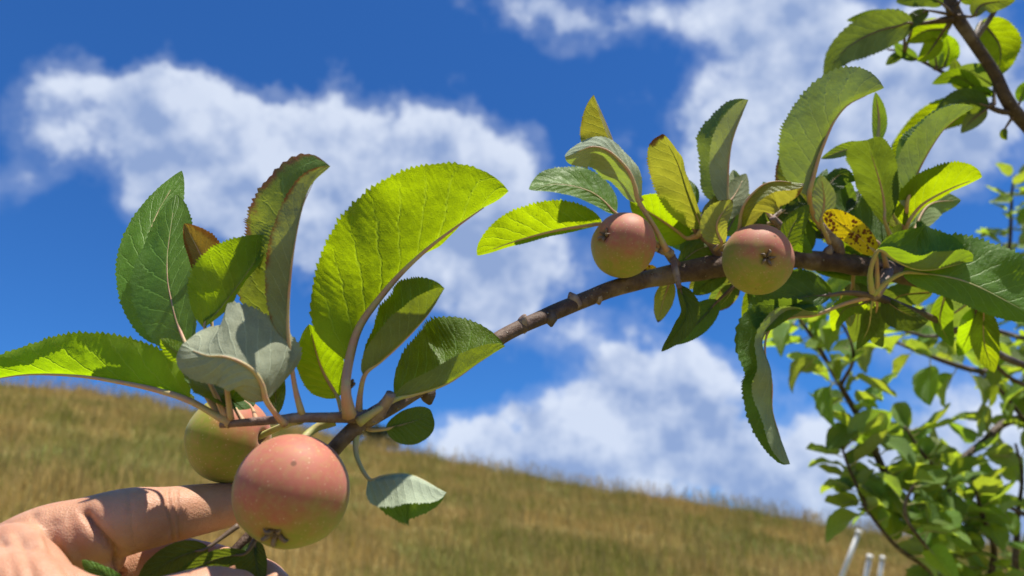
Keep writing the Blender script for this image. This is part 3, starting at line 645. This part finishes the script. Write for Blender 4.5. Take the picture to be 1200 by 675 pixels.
# ------------------------------------------------------------------ hand (left hand, palm to the viewer, thumb in front)
def hand():
    caps = []
    def limb(lst, n=None):
        pts = [P(x, y, d) for x, y, d, r in lst]; rr = [q[3] for q in lst]
        V, Fc = tube(pts, rr, sides=18, n=len(lst)*10); caps.append((V, Fc))
        for p, r in ((pts[0], rr[0]), (pts[-1], rr[-1])): ball(p, r)
    def ball(p, r):
        V, Fc = [], []; a, b = 10, 16
        for i in range(a+1):
            for j in range(b):
                t, q = math.pi*i/a, 2*math.pi*j/b
                V.append(p+r*np.array([math.sin(t)*math.cos(q), math.sin(t)*math.sin(q), math.cos(t)]))
        for i in range(a):
            for j in range(b): Fc.append((i*b+j, (i+1)*b+j, (i+1)*b+(j+1) % b, i*b+(j+1) % b))
        caps.append((np.array(V), Fc))
    def bl(x, y, d, r): ball(P(x, y, d), r)
    # index, middle, ring, little: wrist side to tip
    limb([(-110,740,.262,.018),(-20,682,.266,.0158),(50,642,.268,.0150),(100,625,.270,.0132),(150,611,.273,.0124),(195,604,.279,.0108),(240,596,.290,.0098),(282,590,.302,.0087),(325,586,.315,.0082),(350,584,.322,.0068)])
    limb([(-110,770,.27,.018),(60,694,.286,.0142),(120,676,.290,.0118),(195,663,.293,.0112),(232,664,.290,.0098),(270,672,.283,.0092),(305,682,.273,.0084),(322,690,.266,.0066)])
    limb([(-110,800,.275,.018),(60,745,.287,.0140),(120,735,.290,.0116),(185,730,.290,.0108),(235,737,.28,.0094),(278,750,.266,.0082),(290,758,.262,.0066)])
    limb([(-110,830,.275,.016),(50,800,.283,.0126),(100,796,.284,.0100),(150,797,.281,.0092),(195,806,.270,.0080),(222,816,.262,.0062)])
    # thumb
    limb([(-110,760,.243,.0175),(-40,712,.232,.0168),(24,704,.222,.0142),(85,722,.219,.0122),(150,730,.221,.0118),(205,714,.228,.0108),(245,700,.234,.0098),(276,696,.239,.0078)])
    limb([(-40,690,.248,.0145),(6,648,.254,.0100),(30,662,.240,.0100),(48,694,.226,.0108)])     # web fold
    limb([(60,650,.270,.0130),(95,664,.274,.0122),(112,652,.273,.0108)])                        # pad under the index
    limb([(30,720,.268,.016),(70,720,.276,.014)])
    bl(10,760,.262,.022); bl(-40,770,.258,.022)
    # wrist and forearm
    w0 = P(-110,775,.259); 
    el = np.array([-.30, -.02, 1.20]); 
    V, Fc = tube([w0, w0*.75+el*.25, w0*.4+el*.6, el], [.026, .029, .036, .042], sides=24, n=30); caps.append((V, Fc)); ball(w0, .027); ball(el, .042)
    V, Fc = merge(caps); me = mesh_from('hand_raw', V, Fc)
    o = bpy.data.objects.new('hand_raw', me); COL.objects.link(o)
    r = o.modifiers.new('r', 'REMESH'); r.mode = 'VOXEL'; r.voxel_size = .0009
    s = o.modifiers.new('s', 'SMOOTH'); s.factor = .5; s.iterations = 18
    dg = bpy.context.evaluated_depsgraph_get(); dg.update()
    m2 = bpy.data.meshes.new_from_object(o.evaluated_get(dg)); bpy.data.objects.remove(o); bpy.data.meshes.remove(me)
    n = len(m2.vertices); co = np.empty(n*3, np.float32); m2.vertices.foreach_get('co', co); co = co.reshape(-1, 3).astype(float)
    nr = np.empty(n*3, np.float32); m2.vertices.foreach_get('normal', nr); nr = nr.reshape(-1, 3).astype(float)
    rel = co-CAM; dz = rel@FWD; sx = 600+F*(rel@RIGHT)/dz; sy = 337.5-F*(rel@UP)/dz
    face = np.clip(-np.sum(norm(rel)*nr, 1)*2+.2, 0, 1)
    def crease(poly, depth, width, dr=(0, 9)):
        p = np.array(poly, float); best = np.full(n, 1e9)
        for a, b in zip(p[:-1], p[1:]):
            ab = b-a; t = np.clip(((sx-a[0])*ab[0]+(sy-a[1])*ab[1])/ab.dot(ab), 0, 1)
            best = np.minimum(best, np.hypot(sx-a[0]-t*ab[0], sy-a[1]-t*ab[1]))
        ok = (dz > dr[0]) & (dz < dr[1]) & (dz > .2)
        return depth*np.exp(-(best/width)**2)*face*ok
    dsp = crease([(99,600),(107,615),(120,632),(135,650),(142,672)], .0030, 3.5)+crease([(99,600),(115,625),(138,652)], .0016, 10)
    dsp += crease([(62,615),(60,632),(66,650)], .0010, 8)+crease([(84,608),(86,628),(92,650)], .0007, 8)
    dsp += crease([(40,606),(52,622),(68,646),(84,674)], .0012, 6)
    dsp -= crease([(44,612),(48,640)], .0010, 7)
    dsp += crease([(196,575),(200,604),(203,634)], .0010, 2.6)+crease([(206,576),(209,604),(211,632)], .0008, 2.4)+crease([(150,574),(153,600),(157,640)], .0004, 2.5)
    dsp += crease([(20,625),(30,650),(40,680)], .0009, 6)+crease([(5,640),(14,660),(18,680)], .0005, 5)
    for k in range(40):     # fine skin folds
        x0 = rng.uniform(-10, 80); y0 = rng.uniform(600, 670)
        dsp += crease([(x0, y0), (x0+rng.uniform(6, 16), y0+rng.uniform(10, 26))], .00013, 1.3)
    co -= nr*dsp[:, None]
    base = np.array([-.30, -.02, 1.20])
    m2.vertices.foreach_set('co', (co-base).astype(np.float32).ravel()); m2.update()
    m2.polygons.foreach_set('use_smooth', [True]*len(m2.polygons))
    m, g = new_mat('skin'); tco = g.n('ShaderNodeTexCoord'); q = tco.outputs['Object']
    n1 = g.noise(q, 60, 4, .6); n2 = g.noise(q, 900, 3, .6); n3 = g.voro(q, 1500)
    c = g.mix(g.step(n1, .35, .68), (.43, .21, .125), (.50, .275, .175)); c = g.mix(g.step(g.noise(q, 22, 3), .5, .72, 0, .5), c, (.55, .23, .15))
    c = g.mix(g.step(n2, .55, .8, 0, .22), c, (.42, .20, .13))
    st = g.v('MULTIPLY', q, (1., 1., .35)); wr = g.noise(st, 620, 4, .65, 1.2)
    h = g.m('ADD', g.m('MULTIPLY', wr, 1.0), g.m('MULTIPLY', n3, .5))
    out(g, pbsdf(g, Base_Color=c, Roughness=.50, Specular_IOR_Level=.38, Subsurface_Weight=.22, Subsurface_Radius=(.0045, .0016, .0008), Subsurface_Scale=1.0,
                 Normal=g.bump(h, .45, .0006)))
    H = add('hand', m2, m, None, base)
    tag(H, 'bare left hand reaching in from the left, holding the branch end by its leaves', 'hand'); return H
hand()

# ------------------------------------------------------------------ farther apple trees
def far_leaf_mesh(k):
    R_ = random.Random(k); nu, nv = 13, 3; V, uvs = [], []
    fold = rad(R_.uniform(12, 48)); bend = R_.uniform(-.9, 1.0); tw = R_.uniform(-.5, .5); wd = R_.uniform(.24, .32)
    V0 = []; ang = R_.uniform(-.2, .3); x = z = 0.0; ds = .80/(nu-1)
    for i in range(nu):
        V0.append((x, z, ang)); ang_ = ang-bend*i/(nu-1)*1.0; x += ds*math.cos(ang_); z += ds*math.sin(ang_)
    for i in range(nu):
        u = i/(nu-1); w = (max(u, 1e-4)/.41)**.55*(max(1-u, 0)/.59)**.8*wd*(1+.05*(i % 2)) if 0 < u < 1 else .004
        xx, zz, _ = V0[i]; f2 = fold; t = tw*u
        for j in range(-nv, nv+1):
            s = j/nv; y = w*s*math.cos(f2*abs(s)**.5); zz2 = w*abs(s)*math.sin(f2)+.02*math.sin(u*14+s*2)*abs(s)
            V.append((.20+xx, y*math.cos(t)-zz2*math.sin(t), zz+zz2*math.cos(t)+y*math.sin(t))); uvs.append((u, (s+1)/2))
    m_ = 2*nv+1; Fc = [(i*m_+j, (i+1)*m_+j, (i+1)*m_+j+1, i*m_+j+1) for i in range(nu-1) for j in range(m_-1)]
    # stalk
    b = len(V); pv, pf = tube([(0, 0, 0), (.11, 0, -.015), (.24, 0, .0), (.55, 0, V0[6][1]-.005)], [.012, .011, .012, .006], sides=5, n=9)
    V += [tuple(q) for q in pv]; uvs += [(.5, .5)]*len(pv); Fc += [tuple(i+b for i in q) for q in pf]
    me = mesh_from('leaf', V, Fc, uvs); me.materials.append(LM['f']); me.materials.append(PM['g'])
    mi = np.zeros(len(me.polygons), np.int32); mi[(nu-1)*(m_-1):] = 1; me.polygons.foreach_set('material_index', mi)
    return me
FL = [far_leaf_mesh(k) for k in range(10)]
def put_leaf(tree, p, d, nrm, size):
    d = norm(np.asarray(d, float)); q = p+d*size*.8-CAM; dz = q@FWD
    if 600+F*(q@RIGHT)/dz < 1052 and 337.5-F*(q@UP)/dz > 612: return       # the shoot is bare beside the stakes
    nrm = np.asarray(nrm, float); nrm = norm(nrm-d*np.dot(nrm, d)); y = np.cross(nrm, d)
    o = bpy.data.objects.new('leaf', random.choice(FL)); COL.objects.link(o); o.parent = tree
    Mx = Matrix(((d[0], y[0], nrm[0]), (d[1], y[1], nrm[1]), (d[2], y[2], nrm[2]))).to_4x4()
    o.matrix_basis = Matrix.Translation(Vector(p-WORLD[tree])) @ Mx @ Matrix.Scale(size, 4)
def grow(tree, lst, n, size, spread=1.0, seed=0, t0=0.0, rosette=2, mat=BARKD, wood=True, tipup=True):
    """a leafy shoot: (x, y, depth, diameter px)"""
    R_ = np.random.default_rng(seed)
    if wood:
        v, f = tube_px(lst, sides=8, n=len(lst)*7, knob=.2, seed=seed); part('branch', v, f, mat, tree)
    c = spline(px(lst), 200); T = norm(np.gradient(c, axis=0)); k = 0; ga = R_.uniform(0, 6)
    for i in range(n):
        t = t0+(1-t0)*(i+.5)/n; idx = int(t*199); p = c[idx]; tg = T[idx]
        side = norm(np.cross(tg, [.3, .5, .8])); oth = np.cross(tg, side)
        for q in range(rosette):
            ga += 2.4+R_.uniform(-.4, .4); rd = side*math.cos(ga)+oth*math.sin(ga)
            d = rd*spread+np.array([0, 0, .25])+tg*.35*R_.uniform(-.6, 1)+R_.normal(0, .22, 3)
            nn = np.array([0, -.25, 1.0])+R_.normal(0, .45, 3)+tg*.2
            put_leaf(tree, p, d, nn, size*R_.uniform(.6, 1.2))
def ground(x, y): return np.array([x, y, float(hill_z(x, y))])
b2 = ground(.72, 1.02)
t2 = thing('apple_tree', 'young leafy apple tree at lower right, its thin stem leaning left against the hill', 'apple tree', b2)
top2 = P(1145, 720, 1.02)
v, f = tube([b2, b2+[0, -.01, .6], top2+[.02, 0, -.15], top2], [.022, .018, .012, .009], sides=12, n=40, knob=.15, seed=31); part('trunk', v, f, BARKD, t2, b2)
grow(t2, [(1145,720,1.02,14),(1112,668,1.0,12),(1068,610,.98,10),(1042,565,.97,9),(1012,500,.96,8),(985,452,.95,6),(955,400,.94,5),(930,365,.94,3)], 36, .070, seed=41, t0=.05)
grow(t2, [(1112,668,1.0,8),(1125,620,1.0,6),(1110,570,1.0,5),(1080,530,1.0,4),(1060,500,1.0,3)], 17, .068, seed=42, t0=.15)
grow(t2, [(1068,610,.98,6),(1030,610,.96,5),(1000,560,.95,4),(985,520,.95,3)], 13, .070, seed=43, t0=.1)
grow(t2, [(1145,720,1.02,9),(1090,668,.95,7),(1050,640,.92,5),(1010,590,.92,3)], 12, .070, seed=44, t0=.2)
grow(t2, [(1145,720,1.02,9),(1165,650,1.0,7),(1150,600,.98,5),(1140,560,.98,4)], 13, .070, seed=45, t0=.1)
b3 = ground(1.12, 1.30)
t3 = thing('apple_tree', 'apple tree at the right edge, its thin dark twigs reaching in from the right', 'apple tree', b3)
top3 = P(1330, 470, 1.32)
v, f = tube([b3, b3+[0, .01, .7], P(1320, 640, 1.32), top3, P(1300, 200, 1.45)], [.026, .021, .014, .012, .006], sides=12, n=50, knob=.15, seed=32); part('trunk', v, f, BARKD, t3, b3)
grow(t3, [(1330,500,1.32,14),(1200,490,1.15,10),(1150,520,1.1,8),(1120,545,1.08,7),(1095,570,1.06,5),(1080,585,1.06,3)], 18, .062, seed=51, t0=.3)
grow(t3, [(1330,500,1.32,12),(1230,436,1.1,8),(1160,436,1.05,7),(1120,428,1.02,6),(1060,405,1.0,4),(1000,380,1.0,3)], 20, .062, seed=52, t0=.35)
grow(t3, [(1320,560,1.32,9),(1230,520,1.15,6),(1170,455,1.1,4),(1140,432,1.1,3)], 11, .058, seed=53, t0=.35)
grow(t3, [(1320,420,1.34,9),(1220,380,1.3,7),(1180,335,1.3,5),(1184,280,1.3,4),(1186,225,1.3,3),(1190,205,1.3,2)], 20, .058, seed=54, t0=.4)
grow(t3, [(1320,640,1.32,10),(1205,680,1.1,8),(1192,620,1.08,6),(1198,560,1.08,4),(1190,520,1.08,3)], 10, .075, seed=55, t0=.3)
grow(t3, [(1330,470,1.34,9),(1200,415,1.2,6),(1110,380,1.15,5),(1060,350,1.15,4),(1000,345,1.2,3),(890,360,1.25,2)], 20, .060, seed=56, t0=.3)
grow(t3, [(1320,420,1.34,8),(1230,330,1.4,6),(1215,270,1.4,4),(1200,220,1.4,3)], 14, .058, seed=57, t0=.3)

grow(t2, [(1112,668,1.0,7),(1085,640,.9,5),(1060,600,.88,4),(1075,560,.88,3)], 9, .070, seed=46, t0=.2)
grow(t3, [(1320,640,1.32,9),(1220,610,1.1,6),(1165,590,1.05,4),(1130,620,1.0,3)], 9, .076, seed=58, t0=.35)
grow(t3, [(1320,420,1.34,8),(1215,400,1.0,6),(1150,385,.92,5),(1090,395,.90,4),(1040,380,.90,3)], 12, .058, seed=60, t0=.35)
grow(t3, [(1320,420,1.34,8),(1225,450,1.0,6),(1180,440,.95,5),(1150,400,.92,4),(1140,365,.92,3)], 9, .058, seed=61, t0=.35)
grow(t2, [(985,452,.95,5),(1000,420,.93,4),(990,385,.92,3),(965,360,.92,2)], 7, .062, seed=62, t0=.1)
# ------------------------------------------------------------------ white stakes and the bush on the crest
m, g = new_mat('white_stake'); tco = g.n('ShaderNodeTexCoord')
out(g, pbsdf(g, Base_Color=g.mix(g.step(g.noise(tco.outputs['Object'], 25, 4), .4, .75), (.76, .75, .70), (.52, .49, .42)), Roughness=.5))
STK = m
def stake(label, x0, y0, x1, y1, d, w):
    a, b = P(x0, y0, d), P(x1, y1, d); dr = (b-a)/(b[2]-a[2])
    foot = b.copy()
    for _ in range(8): foot = foot+dr*(float(hill_z(foot[0], foot[1]))-.05-foot[2])
    r = w/2*d/F; o = thing('stake', label, 'stake', foot, 'white stakes behind the young tree')
    v, f = tube([foot, a*.5+foot*.5, a], [r, r, r*.92], sides=12, n=12); part('pole', v, f, STK, o, foot)
    t = norm(a-foot)
    v, f = tube([a-t*r*.4, a+t*r*1.2], [r*1.25, r*1.1], sides=12, n=4); part('cap', v, f, STK, o)
stake('leftmost white stake, tallest of three and leaning to the right, left of the young tree', 1006, 625, 988, 672, 3.2, 6)
stake('middle of the three white stakes behind the young tree at lower right', 1019, 654, 1014, 680, 3.4, 6)
stake('rightmost of the three white stakes, closest to the young tree', 1034, 655, 1030, 682, 3.4, 5)
bpos = P(446, 522, 27.5); bx, by = bpos[0], bpos[1]; bb = ground(bx, by)
bush = thing('bush', 'low dark green bush on the crest of the hill', 'bush', bb)
R_ = np.random.default_rng(9); NL = 1500; V = []; Fc = []
cz = float(P(446, 513, 27.5)[2])
cl = R_.normal(0, 1, (12, 3))*[.55, .4, .10]+[0, 0, 0]
for i in range(NL):
    c_ = np.array([bx, by, cz])+cl[i % 12]+R_.normal(0, 1, 3)*[.20, .20, .10]
    a, b = R_.normal(0, 1, 3), R_.normal(0, 1, 3); a = norm(a)*.09; b = norm(np.cross(a, b))*.05
    k = len(V); V += [c_-a, c_+b, c_+a, c_-b]; Fc.append((k, k+1, k+2, k+3))
m, g = new_mat('bush_leaves'); out(g, pbsdf(g, Base_Color=(.035, .05, .018, 1), Roughness=.7))
part('foliage', V, Fc, m, bush, smooth=False)
for k in range(4):
    v, f = tube([bb+[(k-1.5)*.25, 0, -.1], np.array([bx+(k-1.5)*.35, by, cz])], [.04, .02], sides=7, n=6); part('stem', v, f, BARKD, bush)
